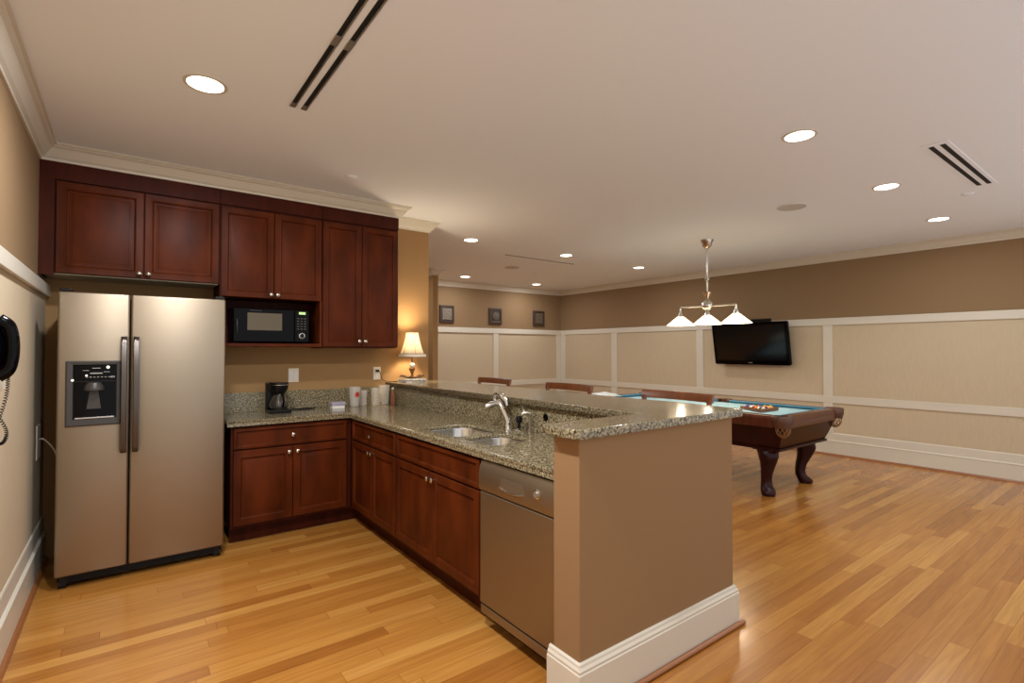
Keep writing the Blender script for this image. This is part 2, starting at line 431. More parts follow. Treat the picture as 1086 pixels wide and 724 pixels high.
drawer(FP, -1.452, -.600, .712, .868, -1.03, b2)
door(FP, -1.452, -1.030, .150, .700, -1.055, .662, b2); door(FP, -1.026, -.600, .150, .700, -1.000, .662, b2)
b3 = thing('base_cabinet', 'cherry sink cabinet with a blank drawer front between corner cabinet and dishwasher', 'cabinet', (2.27, -2.0, 0))
sc_ = MB()                                   # open-topped box so that the sink bowls hang inside
for bx in ((XF, 2.57, -2.538, -2.52, .125, ZT), (XF, 2.57, -1.481, -1.463, .125, ZT), (XF, XF + .018, -2.52, -1.481, .125, ZT), (2.552, 2.57, -2.52, -1.481, .125, ZT), (XF + .018, 2.552, -2.52, -1.481, .125, .143)):
    sc_.box(*bx)
sc_.build('carcass', M_cherryd, b3)
MB().box(XF + .08, XF + .095, -2.538, -1.463, 0, .125).build('toe_kick', M_cherryd, b3)
drawer(FP, -2.527, -1.472, .712, .868, -2.0, b3, False, 'false_drawer_front')
door(FP, -2.527, -2.006, .150, .700, -2.035, .662, b3); door(FP, -2.002, -1.472, .150, .700, -1.975, .662, b3)

# dishwasher
dw = thing('dishwasher', 'stainless steel dishwasher between the sink cabinet and the end wall', 'dishwasher', (2.25, -2.85, 0))
MB().box(XF + .01, 2.57, -3.145, -2.548, .10, ZT - .004).build('tub_body', M_black, dw)
MB().box(XF - .028, XF + .008, -3.145, -2.551, .135, .715, .006).build('door', M_steel, dw)
cp = MB(); cp.loft([[Vector((XF + dx, y, z)) for dx, z in ((.008, .722), (-.030, .722), (-.036, .74), (-.036, .80), (-.030, .84), (-.016, .872), (.008, .876))] for y in (-3.145, -2.551)])
ctl = cp.build('control_panel', M_steel, dw, smooth=30)
hm = MB()
hm.box(XF - .0375, XF - .035, -2.93, -2.745, .765, .818, .001); hd = hm.build('handle_recess', mat('recess_steel', (150, 138, 120), .45, .9), ctl)
hl = MB(); hl.tube([(XF - .041, -2.745 - .185 * k / 10, .772 - .012 * math.sin(PI * k / 10)) for k in range(11)], .0035, 8); hl.build('handle_lip', M_chrome, ctl, smooth=60)
em = MB(); em.lathe((XF - .036, -3.03, .80), [(.024, 0), (.024, .003), (.020, .004), (.0, .004)], n=24, axis=(-1, 0, 0)); em.build('dial', M_nickel, ctl, smooth=40)
em = MB(); em.lathe((XF - .040, -3.03, .80), [(.015, 0), (.015, .006), (.0, .006)], n=24, axis=(-1, 0, 0)); em.build('dial_knob', M_alum, ctl, smooth=40)
MB().box(XF - .022, XF + .005, -3.145, -2.551, .080, .124, .002).build('kick_plate', M_steel, dw)
MB().box(XF + .06, XF + .08, -3.15, -2.551, 0, .0795).build('toe_kick', M_black, dw)

# ------------------------------------------------------------------ granite
ZK0, ZK1 = .886, .93
hole1 = rounded(2.045, 2.400, -2.155, -1.715, [.12, .05, .05, .12])
hole2 = rounded(2.055, 2.365, -2.520, -2.205, [.10, .05, .05, .14])
outer = [(1.055, -.001), (1.055, -.57), (1.955, -.57), (1.955, PY1 + .001), (2.573, PY1 + .001), (2.573, -.001)]
ZS0 = ZK1 - .022
ctm = holed_slab(outer, [hole1, hole2], ZS0, ZK1)
ctm.box(1.057, 1.999, -.568, -.535, ZK0, ZS0 + .002); ctm.box(1.957, 1.999, PY1 + .003, -.5355, ZK0, ZS0 + .002)
ct = ctm.build('countertop', M_granite)
tag(ct, 'L-shaped polished green-gold granite worktop holding the sink', 'countertop')
bs = MB(); bs.box(1.055, 2.545, -.022, -.001, ZK1, 1.095, .002)
tag(bs.build('backsplash', M_granite), 'low granite upstand along the tan wall behind the coffee maker', 'backsplash')
bs = MB(); bs.box(2.550, 2.574, PY1 + .001, -.001, ZK1, ZH - .001, .001)
bso = bs.build('backsplash', M_granite); tag(bso, 'granite upstand behind the sink under the raised bar', 'backsplash')
cvr = MB(); cvr.cyl((2.5495, -2.40, 1.035), (2.544, -2.40, 1.035), .021, n=24); cvr.build('round_socket', M_gloss, bso, smooth=40)['label'] = 'small round black socket'
# bar slab: L shape with rounded corners
zb0, zb1 = ZH, 1.138
def arc(cx, cy, r, a0, a1, n=7): return [(cx + r * math.cos(math.radians(a0 + (a1 - a0) * k / n)), cy + r * math.sin(math.radians(a0 + (a1 - a0) * k / n))) for k in range(n + 1)]
bo = [(2.515, -.001), (2.515, PY1 + .02)] + [(1.872 + .0, PY1 + .02)] + arc(1.872 + .05, -3.372 + .05, .05, 180, 270) + arc(3.115 - .03, -3.372 + .03, .03, 270, 360) + [(3.115, -.001)]
bar = holed_slab(bo, [], zb0, zb1, .005).build('bar_counter', M_granite)
tag(bar, 'raised L-shaped granite bar top on the half wall', 'bar top')

# sink
sk = thing('double_sink', 'double-bowl stainless undermount sink set in the granite worktop', 'sink', (2.22, -2.1, .70))
def bowl(pts, depth, flange, parent):
    mb = MB(); cx = sum(p[0] for p in pts) / len(pts); cy = sum(p[1] for p in pts) / len(pts)
    def ring(s, z, e=0): return [Vector((cx + (x - cx) * s + (x - cx) / max(1e-3, math.hypot(x - cx, y - cy)) * e, cy + (y - cy) * s + (y - cy) / max(1e-3, math.hypot(x - cx, y - cy)) * e, z)) for x, y in pts]
    R = [ring(1, ZS0 - .001, .018), ring(1, ZS0 - .001, .002), ring(1, ZS0 - .006, 0), ring(.97, ZS0 - depth + .03), ring(.90, ZS0 - depth + .006), ring(.80, ZS0 - depth), ring(.12, ZS0 - depth - .004)]
    mb.loft(R, cap=False)
    b = mb.build('bowl', M_steel2, parent, smooth=45)
    dr = MB(); dr.lathe((cx, cy, ZS0 - depth - .005), [(.045, 0), (.045, .004), (.034, .005), (.030, .001), (.0, .001)], n=24); dr.build('drain', M_chrome, b, smooth=40)
    return b
bowl(hole1, .19, .02, sk); bowl(hole2, .16, .02, sk)

# faucet
fc = thing('kitchen_faucet', 'chrome pull-out kitchen faucet standing behind the sink', 'faucet', (2.487, -2.090, ZK1))
MB().lathe((2.487, -2.090, ZK1), [(.031, 0), (.031, .006), (.026, .012), (.024, .03), (.024, .055), (.022, .06)], n=24).build('base', M_chrome, fc, smooth=40)
MB().tube([(2.487, -2.090, .985), (2.483, -2.077, 1.01), (2.474, -2.052, 1.055), (2.465, -2.027, 1.095), (2.458, -2.010, 1.115)], [.023, .021, .0195, .021, .016], 16).build('body', M_chrome, fc, smooth=50)
MB().tube([(2.462, -2.017, 1.088), (2.440, -2.007, 1.094), (2.412, -1.997, 1.088), (2.390, -1.989, 1.074), (2.382, -1.986, 1.064)], [.015, .018, .024, .025, .020], 16).build('spray_head', M_nickel, fc, smooth=50)
MB().tube(smoothpath([(2.452, -1.997, 1.100), (2.448, -1.987, 1.135), (2.455, -2.007, 1.155), (2.462, -2.047, 1.150), (2.470, -2.082, 1.125), (2.474, -2.097, 1.085)], 4), [.010 + .006 * math.sin(PI * k / 20) for k in range(21)], 12).build('lever', M_chrome, fc, smooth=50)
so = thing('soap_dispenser', 'slim chrome soap dispenser with a short spout right of the faucet', 'soap dispenser', (2.50, -2.304, ZK1))
MB().lathe((2.50, -2.304, ZK1), [(.017, 0), (.017, .006), (.010, .012), (.009, .09), (.011, .11), (.012, .118), (.0, .122)], n=18).build('stem', M_nickel, so, smooth=45)
MB().tube([(2.503, -2.308, 1.052), (2.485, -2.296, 1.058), (2.462, -2.281, 1.052), (2.455, -2.276, 1.040)], [.013, .013, .012, .009], 12).build('spout', M_nickel, so, smooth=50)
dc = thing('sink_stopper', 'round chrome stopper with a dark grip between faucet and soap dispenser', 'stopper', (2.492, -2.201, ZK1))
MB().lathe((2.492, -2.201, ZK1), [(.038, 0), (.040, .006), (.036, .012), (.018, .016), (.014, .02)], n=24).build('disc', M_chrome, dc, smooth=45)
MB().lathe((2.492, -2.201, ZK1 + .02), [(.012, 0), (.010, .03), (.020, .038), (.022, .055), (.016, .075), (.0, .078)], n=18).build('grip', M_black, dc, smooth=45)

# ------------------------------------------------------------------ refrigerator
fx0, fx1, fy = .130, 1.020, -.72
rf = thing('refrigerator', 'side-by-side stainless steel refrigerator with an ice dispenser', 'refrigerator', ((fx0 + fx1) / 2, -.4, 0))
MB().box(fx0 + .008, fx1 - .008, fy + .075, -.05, .03, 1.785, .004).build('body', M_black, rf)
xs = .482
d1 = MB(); d1.box(fx0, xs - .003, fy, fy + .07, .085, 1.81, .012, 3)
D1 = d1.build('freezer_door', M_steel, rf, smooth=40)
d2 = MB(); d2.box(xs + .003, fx1, fy, fy + .07, .085, 1.81, .012, 3)
D2 = d2.build('fridge_door', M_steel, rf, smooth=40)
def fhandle(x, par):
    mb = MB()
    def ring(z, d): return [Vector((x - .016, fy - d + .002, z)), Vector((x - .012, fy - d - .014, z)), Vector((x + .012, fy - d - .014, z)), Vector((x + .016, fy - d + .002, z)), Vector((x + .012, fy - d + .014, z)), Vector((x - .012, fy - d + .014, z))]
    mb.loft([ring(.80, .0), ring(.805, .03), ring(.84, .045), ring(1.17, .050), ring(1.50, .045), ring(1.535, .03), ring(1.54, .0)])
    mb.build('handle', M_handle, par, smooth=60)
fhandle(xs - .030, D1); fhandle(xs + .032, D2)
# dispenser: bezel frame around a dark niche
dx0, dx1, dz0, dz1 = .170, .440, .985, 1.385
mb = MB()
F = Frame((0, fy, 0), (1, 0, 0), (0, -1, 0))
o_ = [F.p(dx0, dz0, 0), F.p(dx1, dz0, 0), F.p(dx1, dz1, 0), F.p(dx0, dz1, 0)]
def rr(a0, a1, z0, z1, c): return [F.p(a0, z0, c), F.p(a1, z0, c), F.p(a1, z1, c), F.p(a0, z1, c)]
mb.loft([rr(dx0, dx1, dz0, dz1, .0), rr(dx0, dx1, dz0, dz1, .010), rr(dx0 + .008, dx1 - .008, dz0 + .008, dz1 - .008, .016), rr(dx0 + .034, dx1 - .024, dz0 + .042, dz1 - .022, .014), rr(dx0 + .036, dx1 - .026, dz0 + .045, dz1 - .024, .001)])
disp = mb.build('dispenser_frame', M_dgrey, D1)
mb = MB(); mb.box(dx0 + .037, dx1 - .027, fy - .008, fy - .0012, 1.262, 1.360, .002); pnl = mb.build('dispenser_panel', M_gloss, D1)
mb = MB(); mb.box(dx0 + .037, dx1 - .027, fy - .003, fy - .0012, dz0 + .045, 1.258); mb.build('dispenser_niche', M_gloss, D1)
mb = MB(); mb.lathe((.305, fy - .010, 1.205), [(.050, 0), (.050, .02), (.035, .045), (.02, .05)], n=20); mb.build('dispenser_chute', M_dgrey, D1, smooth=40)
mb = MB(); mb.hexa([(.270, fy - .012, 1.09), (.340, fy - .012, 1.09), (.340, fy - .006, 1.09), (.270, fy - .006, 1.09)], [(.285, fy - .010, 1.20), (.325, fy - .010, 1.20), (.325, fy - .004, 1.20), (.285, fy - .004, 1.20)]); mb.build('dispenser_paddle', M_dgrey, D1)
mb = MB(); mb.box(dx0 + .045, dx1 - .035, fy - .016, fy - .003, dz0 + .046, dz0 + .054, .001); mb.build('drip_tray', M_nickel, D1)
mb = MB()
for i in range(8): mb.box(.265 + i * .018, .275 + i * .018, fy - .0095, fy - .0079, 1.283, 1.287)
mb.box(.285, .345, fy - .0095, fy - .0079, 1.305, 1.312); mb.box(.295, .335, fy - .0095, fy - .0079, 1.338, 1.342)
mb.box(.25, .28, fy - .0095, fy - .0079, 1.325, 1.328); mb.box(.35, .38, fy - .0095, fy - .0079, 1.315, 1.318); mb.box(.385, .405, fy - .0095, fy - .0079, 1.280, 1.290)
mb.build('control_icons', M_alum, D1)
M_ind = mat('indicator_white', (240, 236, 220), .3, emit=(255, 245, 220), estr=.8)
for q in ((.372, fy - .012, 1.345, .009), (.268, fy - .012, 1.295, .006), (.203, fy - .018, 1.268, .007)):
    MB().ball(q[:3], q[3], 1, .4, 1).build('indicator_light', M_ind, D1, smooth=60)
mb = MB(); mb.box(fx0 + .02, fx1 - .02, fy + .045, fy + .075, .030, .080, .004)
for i in range(4): mb.box(fx0 + .05, fx1 - .05, fy + .040, fy + .046, .036 + i * .011, .041 + i * .011)
mb.build('toe_grille', M_black, rf)
for x in (fx0 + .035, fx1 - .035):
    MB().cyl((x - .02, fy + .07, .026), (x + .02, fy + .07, .026), .026, n=18).build('roller', M_black, rf, smooth=40)
for x in (fx0 + .035, fx1 - .035):
    MB().box(x - .03, x + .03, fy + .01, fy + .09, 1.8105, 1.828, .005).build('hinge_cover', M_black, rf)

# ------------------------------------------------------------------ microwave
mw = thing('microwave', 'black countertop microwave sitting in the niche under the wall cabinets', 'microwave', (1.41, -.17, 1.506))
MB().box(1.125, 1.700, -.29, -.02, 1.516, 1.790, .006).build('case', M_black, mw)
MB().box(1.125, 1.580, -.31, -.2905, 1.518, 1.788, .006).build('door', M_gloss, mw)
MB().box(1.225, 1.483, -.3125, -.3105, 1.612, 1.752, .001).build('window', mat('microwave_window', (92, 80, 58), .25), mw)['label'] = 'brownish mesh window'
mcp = MB().box(1.583, 1.700, -.31, -.2905, 1.518, 1.788, .006).build('control_panel', M_gloss, mw)
MB().box(1.615, 1.668, -.3115, -.3102, 1.752, 1.772).build('clock_display', mat('green_display', (40, 50, 30), .3, emit=(200, 235, 150), estr=1.2), mcp)
kb = MB()
for r in range(5):
    for c in range(3): kb.box(1.600 + c * .028, 1.617 + c * .028, -.3115, -.3102, 1.625 + r * .022, 1.633 + r * .022)
kb.build('keypad', mat('keypad_grey', (70, 66, 60), .5), mcp)
dl = MB(); dl.lathe((1.640, -.311, 1.572), [(.024, 0), (.024, .004), (.019, .005), (.017, .003)], n=28, axis=(0, -1, 0)); dl.build('dial_ring', M_nickel, mcp, smooth=40)
dl = MB(); dl.lathe((1.640, -.311, 1.572), [(.016, .0), (.016, .010), (.0, .010)], n=24, axis=(0, -1, 0)); dl.build('dial', M_black, mcp, smooth=40)
MB().tube([(1.152, -.312, 1.585), (1.150, -.328, 1.60), (1.150, -.328, 1.68), (1.152, -.312, 1.695)], .005, 8).build('handle', M_dgrey, mw, smooth=50)
for x in (1.16, 1.66):
    MB().cyl((x, -.25, 1.5065), (x, -.25, 1.516), .012, n=14).build('foot', M_black, mw)
MB().box(1.24, 1.33, -.3122, -.3102, 1.768, 1.772).build('nameplate', M_dgrey, mw)

# ------------------------------------------------------------------ coffee maker
cm = thing('coffee_maker', 'small black drip coffee maker on the worktop near the refrigerator', 'coffee maker', (1.46, -.18, ZK1))
x, y = 1.485, -.19
MB().box(x - .085, x + .085, y - .10, y + .10, ZK1, ZK1 + .028, .008).build('base', M_black, cm)
MB().box(x - .085, x + .060, y + .03, y + .10, ZK1 + .028, ZK1 + .25, .010).build('water_tank', M_black, cm)
mb = MB(); mb.lathe((x, y - .015, ZK1 + .165), [(.050, 0), (.070, .030), (.076, .075), (.074, .085), (.0, .088)], n=28); bk = mb.build('brew_basket', M_black, cm, smooth=45)
mb = MB(); mb.tube([(x + .075 * math.sin(a), y - .015 - .078 * math.cos(a), ZK1 + .232) for a in [math.radians(t) for t in range(-60, 61, 12)]], .004, 8); mb.build('trim_band', M_nickel, bk, smooth=50)
glass = mat('carafe_glass', (60, 55, 48), .05, coat=1.0)
mb = MB(); mb.lathe((x, y - .02, ZK1 + .030), [(.055, 0), (.070, .010), (.074, .035), (.064, .075), (.045, .110), (.042, .122)], n=28); cf = mb.build('carafe', glass, cm, smooth=50)
mb = MB(); mb.lathe((x, y - .02, ZK1 + .152), [(.045, 0), (.046, .010), (.0, .014)], n=24); mb.build('carafe_lid', M_black, cf, smooth=45)
mb = MB(); mb.tube([(x + .012, y - .062, ZK1 + .150), (x + .014, y - .105, ZK1 + .148), (x + .016, y - .115, ZK1 + .11), (x + .016, y - .100, ZK1 + .06), (x + .012, y - .090, ZK1 + .05)], .008, 10); mb.build('carafe_handle', M_gloss, cf, smooth=50)
mb = MB(); mb.lathe((x, y - .02, ZK1 + .028), [(.064, 0), (.064, .003), (.0, .003)], n=24); mb.build('warming_plate', M_dgrey, cm)
cord = [(1.53, -.10, ZK1 + .006), (1.58, -.09, ZK1 + .006), (1.64, -.12, ZK1 + .006), (1.72, -.13, ZK1 + .006), (1.80, -.11, ZK1 + .008), (1.815, -.085, ZK1 + .012), (1.78, -.07, ZK1 + .006), (1.70, -.075, ZK1 + .006), (1.62, -.09, ZK1 + .010)]
MB().tube(smoothpath(cord), .0045, 8).build('power_cord', M_black, cm, smooth=60)

# packets
nb = thing('napkin_box', 'small white box with a lilac top lying on the worktop below the tan wall', 'box', (1.975, -.19, ZK1))
MB().box(1.925, 2.035, -.225, -.155, ZK1, ZK1 + .028, .002).build('box_body', M_paper, nb)
MB().box(1.917, 2.043, -.232, -.148, ZK1 + .0285, ZK1 + .058, .006).build('wrapper', mat('lilac_wrapper', (170, 162, 176), .4), nb)

# cups
def cupmat(name, rgb, a):
    m = bpy.data.materials.new(name); m.use_nodes = True; nt = m.node_tree
    b = nt.nodes['Principled BSDF']; b.inputs['Base Color'].default_value = lin(rgb) + (1,); b.inputs['Roughness'].default_value = .25
    b.inputs['Alpha'].default_value = a
    return m
M_cup = cupmat('frosted_plastic', (235, 228, 214), .34); M_cup2 = cupmat('clear_plastic', (240, 232, 216), .24)
def cup(x, y, r0, r1, h, label, m, group='plastic tumblers in the counter corner', z=ZK1):
    c = thing('plastic_cup', label, 'cup', (x, y, z), group)
    MB().lathe((x, y, z), [(r0 * .9, .0), (r0, .002), (r1, h - .004), (r1 + .003, h), (r1 - .001, h), (r0 - .002, .006), (r0 * .5, .005), (0, .005)], n=26, cap=False).build('cup_wall', m, c, smooth=50)
    return c
k1 = cup(2.160, -.130, .042, .056, .180, 'tall frosted plastic tumbler with a round red print, leftmost of the cups', M_cup)
mb = MB()
ring = []
for i in range(9):
    for j in range(7):
        pass
gx = []
for j in range(7):
    row = []
    for i in range(9):
        u = -1 + 2 * i / 8; v = -1 + 2 * j / 6
        s_ = math.sqrt(max(0, 1 - (v * v) * .999)); uu = u * s_
        a = math.radians(-82) + uu * .42; z = .112 + v * .026
        r = .042 + .014 * z / .18 + .0012
        row.append(mb.bm.verts.new((2.160 + r * math.cos(a), -.130 + r * math.sin(a), ZK1 + z)))
    gx.append(row)
for j in range(6):
    for i in range(8): mb.bm.faces.new([gx[j][i], gx[j][i + 1], gx[j + 1][i + 1], gx[j + 1][i]])
mb.build('red_print', M_red, k1, smooth=60)
cup(2.262, -.072, .034, .042, .140, 'short frosted plastic tumbler right of the one with the red print', M_cup)
cup(2.350, -.165, .038, .045, .165, 'clear plastic tumbler in the middle of the row of cups', M_cup2)
cup(2.450, -.130, .042, .052, .185, 'widest clear plastic tumbler, standing nearest the raised bar', M_cup2)
bt = thing('drink_bottle', 'slim bottle with reddish liquid between the last tumbler and the bar wall', 'bottle', (2.492, -.232, ZK1))
MB().lathe((2.492, -.232, ZK1), [(.020, 0), (.022, .004), (.022, .10), (.016, .125), (.010, .138), (.010, .150)], n=20).build('bottle_body', cupmat('red_bottle', (176, 104, 74), .5), bt, smooth=45)
MB().lathe((2.492, -.232, ZK1 + .150), [(.012, 0), (.012, .014), (.0, .015)], n=16).build('cap', M_paper, bt, smooth=40)

# ------------------------------------------------------------------ outlets on the tan wall
o1 = thing('wall_outlet', 'double cream outlet plate on the tan wall above the coffee maker', 'outlet', (1.65, -.004, 1.23))
MB().box(1.606, 1.694, -.007, -.0005, 1.168, 1.290, .002).build('cover_plate', M_plate, o1)
for xx in (1.630, 1.670):
    MB().box(xx - .014, xx + .014, -.010, -.0072, 1.190, 1.268, .002).build('rocker_switch', M_paper, o1)
o2 = thing('wall_outlet', 'single cream outlet plate holding the lamp plug, left of the table lamp', 'outlet', (2.425, -.004, 1.225))
MB().box(2.388, 2.462, -.007, -.0005, 1.163, 1.288, .002).build('cover_plate', M_plate, o2)
for zz in (1.200, 1.250):
    MB().lathe((2.425, -.0072, zz), [(.017, 0), (.017, .002), (0, .002)], n=20, axis=(0, -1, 0)).build('socket', M_paper, o2)
# outlet hidden beside the refrigerator
o3 = thing('wall_outlet', 'cream outlet plate low on the left wall beside the refrigerator', 'outlet', (.006, -.30, .85))
MB().box(.0065, .013, -.375, -.225, .745, .965, .003).build('cover_plate', M_plate, o3)
MB().tube(smoothpath([(.016, -.30, .87), (.035, -.32, .875), (.06, -.33, .85), (.09, -.33, .80), (.11, -.30, .72), (.133, -.26, .66)]), .0045, 8).build('power_cord', M_plate, o3, smooth=60)

# ------------------------------------------------------------------ table lamp on the bar
lx, ly = 2.72, -.175
for k, (dx, rot, lab, colr) in enumerate(((0, .10, 'lowest magazine in the pile under the lamp', (206, 200, 190)), (.006, -.08, 'patterned magazine in the middle of the pile under the lamp', (150, 150, 150)), (-.004, .04, 'topmost magazine in the pile under the lamp tray', (222, 214, 200)))):
    z0 = zb1 + .0005 + k * .011
    mb = MB(); mb.box(-.115, .115, -.085, .085, 0, .010, .001)
    for v in mb.bm.verts:
        c, s_ = math.cos(rot), math.sin(rot); v.co = Vector((lx + dx + v.co.x * c - v.co.y * s_, ly + v.co.x * s_ + v.co.y * c, z0 + v.co.z))
    tag(mb.build('magazine', mat('magazine_cover_%d' % k, colr, .35, noise=(40, .5, (1, 1, 1)))), lab, 'magazine', 'magazines piled under the lamp')
tz = zb1 + .0345
tr = thing('curled_tray', 'small dark tray with upturned ends under the table lamp', 'tray', (lx, ly, tz))
mb = MB()
prof = [(-.100, .024), (-.088, .020), (-.070, .010), (-.045, .002), (0, 0), (.045, .002), (.070, .010), (.088, .020), (.100, .024)]
mb.loft([[Vector((lx + a, ly + sgn * .05, tz + b + t)) for sgn, t in ((-1, 0), (1, 0), (1, .006), (-1, .006))] for a, b in prof])
mb.build('tray_body', mat('dark_tray', (58, 40, 32), .35), tr, smooth=40)
for sgn in (-1, 1):
    MB().cyl((lx + sgn * .098, ly - .052, tz + .026), (lx + sgn * .098, ly + .052, tz + .026), .009, n=14).build('rolled_end', mat('tray_roll', (70, 52, 46), .35), tr, smooth=40)
tl = thing('table_lamp', 'lit table lamp with a cream bell shade at the wall end of the bar', 'lamp', (lx, ly, tz + .0065))
lb = tz + .0065
M_bronze = mat('aged_bronze', (120, 88, 56), .3, .8)
MB().lathe((lx, ly, lb), [(.042, 0), (.042, .008), (.030, .014), (.014, .022), (.010, .035), (.013, .048), (.030, .082), (.034, .092), (.030, .098), (.010, .100)], n=24).build('base', M_bronze, tl, smooth=45)
MB().lathe((lx, ly, lb + .100), [(.010, 0), (.026, .012), (.030, .026), (.024, .042), (.010, .050)], n=22).build('glass_body', mat('crystal_knob', (230, 225, 215), .1, coat=1), tl, smooth=45)
MB().cyl((lx, ly, lb + .150), (lx, ly, lb + .245), .006, n=12).build('stem', M_bronze, tl)
zs0 = 1.392
def shade_mat():
    m = bpy.data.materials.new('cream_shade_cloth'); m.use_nodes = True; nt = m.node_tree; nt.nodes.clear()
    out = nt.nodes.new('ShaderNodeOutputMaterial'); d = nt.nodes.new('ShaderNodeBsdfDiffuse'); t = nt.nodes.new('ShaderNodeBsdfTranslucent'); mx = nt.nodes.new('ShaderNodeMixShader')
    d.inputs[0].default_value = (.62, .56, .44, 1); t.inputs[0].default_value = (.72, .66, .54, 1); mx.inputs[0].default_value = .38
    nt.links.new(d.outputs[0], mx.inputs[1]); nt.links.new(t.outputs[0], mx.inputs[2]); nt.links.new(mx.outputs[0], out.inputs[0]); return m
prof = [(.132, 0), (.118, .025), (.103, .060), (.088, .105), (.073, .155), (.064, .200), (.060, .232)]
n = 24
mb = MB()
mb.lathe((lx, ly, zs0), prof + [(r - .002, z) for r, z in reversed(prof)], n=n * 2, cap=False)
shd = mb.build('lamp_shade', shade_mat(), tl, smooth=60)
mb = MB()
for k in range(6):
    a = 2 * PI * k / 6 + .35
    mb.tube([(lx + (r + .001) * math.cos(a), ly + (r + .001) * math.sin(a), zs0 + z) for r, z in prof], .0016, 6)
mb.lathe((lx, ly, zs0 + .022), [(.121, 0), (.1215, .003), (.1205, .006)], n=40, cap=False)
mb.build('shade_piping', mat('shade_piping_brown', (120, 84, 52), .6), shd, smooth=60)
mb = MB(); mb.lathe((lx, ly, zs0 - .004), [(.136, 0), (.1365, .008), (.133, .024), (.128, .024), (.131, .008), (.131, 0), (.136, 0)], n=48, cap=False)
mb.build('shade_trim', mat('shade_trim_white', (246, 236, 215), .6), shd, smooth=60)
MB().ball((lx, ly, zs0 + .10), .028, 1, 1, 1.25).build('bulb', mat('bulb_glass', (255, 240, 210), .3, emit=(255, 205, 140), estr=3.0), tl, smooth=60)
lamp_light('lamp_bulb_light', 'POINT', (lx, ly, zs0 + .175), 27.0, WARM, tl, shadow_soft_size=.04)
MB().tube(smoothpath([(2.425, -.012, 1.252), (2.445, -.022, 1.245), (2.462, -.016, 1.20), (2.480, -.012, 1.165), (2.505, -.018, 1.150), (2.56, -.03, 1.1425), (2.63, -.06, 1.1425)]), .003, 8).build('power_cord', M_black, tl, smooth=60)
MB().box(2.408, 2.442, -.030, -.0105, 1.238, 1.262, .004).build('plug', M_black, tl)

# ------------------------------------------------------------------ wall telephone on the left wall
px, py, pz = .0065, -1.88, 1.46
ph = thing('wall_telephone', 'glossy black wall telephone with a coiled cord on the left wall', 'telephone', (px, py, pz))
MB().box(px, px + .035, py - .10, py + .10, pz - .115, pz + .115, .012, 3).build('phone_base', M_gloss, ph, smooth=40)
mb = MB(); mb.ball((px + .030, py + .01, pz), .118, .48, .75, 1.0, 36, 24); mb.build('curved_housing', M_gloss, ph, smooth=180)
mb = MB()
hp = smoothpath([(px + .050, py - .06, pz + .112), (px + .078, py - .06, pz + .092), (px + .090, py - .06, pz + .05), (px + .093, py - .06, pz), (px + .090, py - .06, pz - .05), (px + .078, py - .06, pz - .092), (px + .050, py - .06, pz - .112)], 6)
mb.tube(hp, [.021 + .006 * abs(-1 + 2 * k / (len(hp) - 1)) ** 3 for k in range(len(hp))], 24)
mb.build('handset', M_gloss, ph, smooth=180)
mb = MB(); mb.tube([(px + .084, py + .01 + .040 * math.cos(a), pz - .02 + .040 * math.sin(a)) for a in [2 * PI * k / 24 for k in range(25)]], .003, 8); mb.build('dial_ring', M_nickel, ph, smooth=60)
MB().box(px, px + .052, py - .09, py + .09, pz - .175, pz - .1155, .004).build('jack_plate', M_plate, ph)
pts = []
path = smoothpath([(px + .072, py + .0, pz - .118), (px + .068, py + .0, pz - .19), (px + .048, py + .01, pz - .28), (px + .030, py, pz - .35), (px + .038, py, pz - .39), (px + .062, py, pz - .385), (px + .068, py + .005, pz - .34), (px + .040, py - .01, pz - .26), (px + .026, py - .03, pz - .178)], 16)
ax = Vector((0, 1, 0))
for i, p in enumerate(path):
    a = i * 2 * PI / 2.6
    pass
fine = smoothpath([tuple(p) for p in path], 8)
for i, p in enumerate(fine):
    t = (fine[min(i + 1, len(fine) - 1)] - fine[max(i - 1, 0)]).normalized(); u = t.cross(ax).normalized(); w = t.cross(u)
    a = i * 2 * PI / 16
    pts.append(p + (u * math.cos(a) + w * math.sin(a)) * .0055)
MB().tube(pts, .0018, 5).build('coiled_cord', M_black, ph, smooth=60)

# ------------------------------------------------------------------ ceiling fittings
def can_light(x, y, label, power=CAN_W):
    t = thing('recessed_light', label, 'ceiling light', (x, y, ZC), 'round recessed ceiling lights')
    MB().lathe((x, y, ZC), [(.098, -.0005), (.098, -.004), (.090, -.006), (.082, -.004), (.082, -.0005)], n=36, cap=False).build('trim_ring', M_white, t, smooth=40)
    MB().lathe((x, y, ZC), [(.0815, -.0035), (.0815, -.0008), (.0, -.0008)], n=36).build('diffuser', M_glow, t)
    lamp_light('can_area', 'AREA', (x, y, ZC - .012), power, CAN_COL, t, shape='DISK', size=.15)
can_light(.77, -1.85, 'recessed ceiling light nearest the refrigerator', 32.0)
can_light(.77, -3.42, 'added unseen ceiling light over the kitchen floor, above the camera', 54.0)  # unseen, added to brighten the floor and the half wall's narrow face
can_light(3.81, -3.36, 'largest-looking recessed light right of centre, nearest the camera of its row')
can_light(5.42, -3.33, 'recessed light just right of the round ceiling speaker')
can_light(7.07, -3.28, 'recessed light below the twin-slot vent, close to the right wall')
can_light(3.78, .42, 'recessed light nearest the end of the tan kitchen wall')
can_light(5.39, .46, 'recessed light at the right end of the thin slot vent')
can_light(7.06, .54, 'recessed light over the far side of the room, left of the pendant')
can_light(3.45, 2.75, 'added unseen ceiling light in the hallway behind the tan kitchen wall')  # unseen, added to light the left face of the stub wall
can_light(7.07, 3.15, 'recessed light above the gap between the two right-hand wall plaques')
can_light(5.35, 3.10, 'recessed light above the leftmost wall plaque')
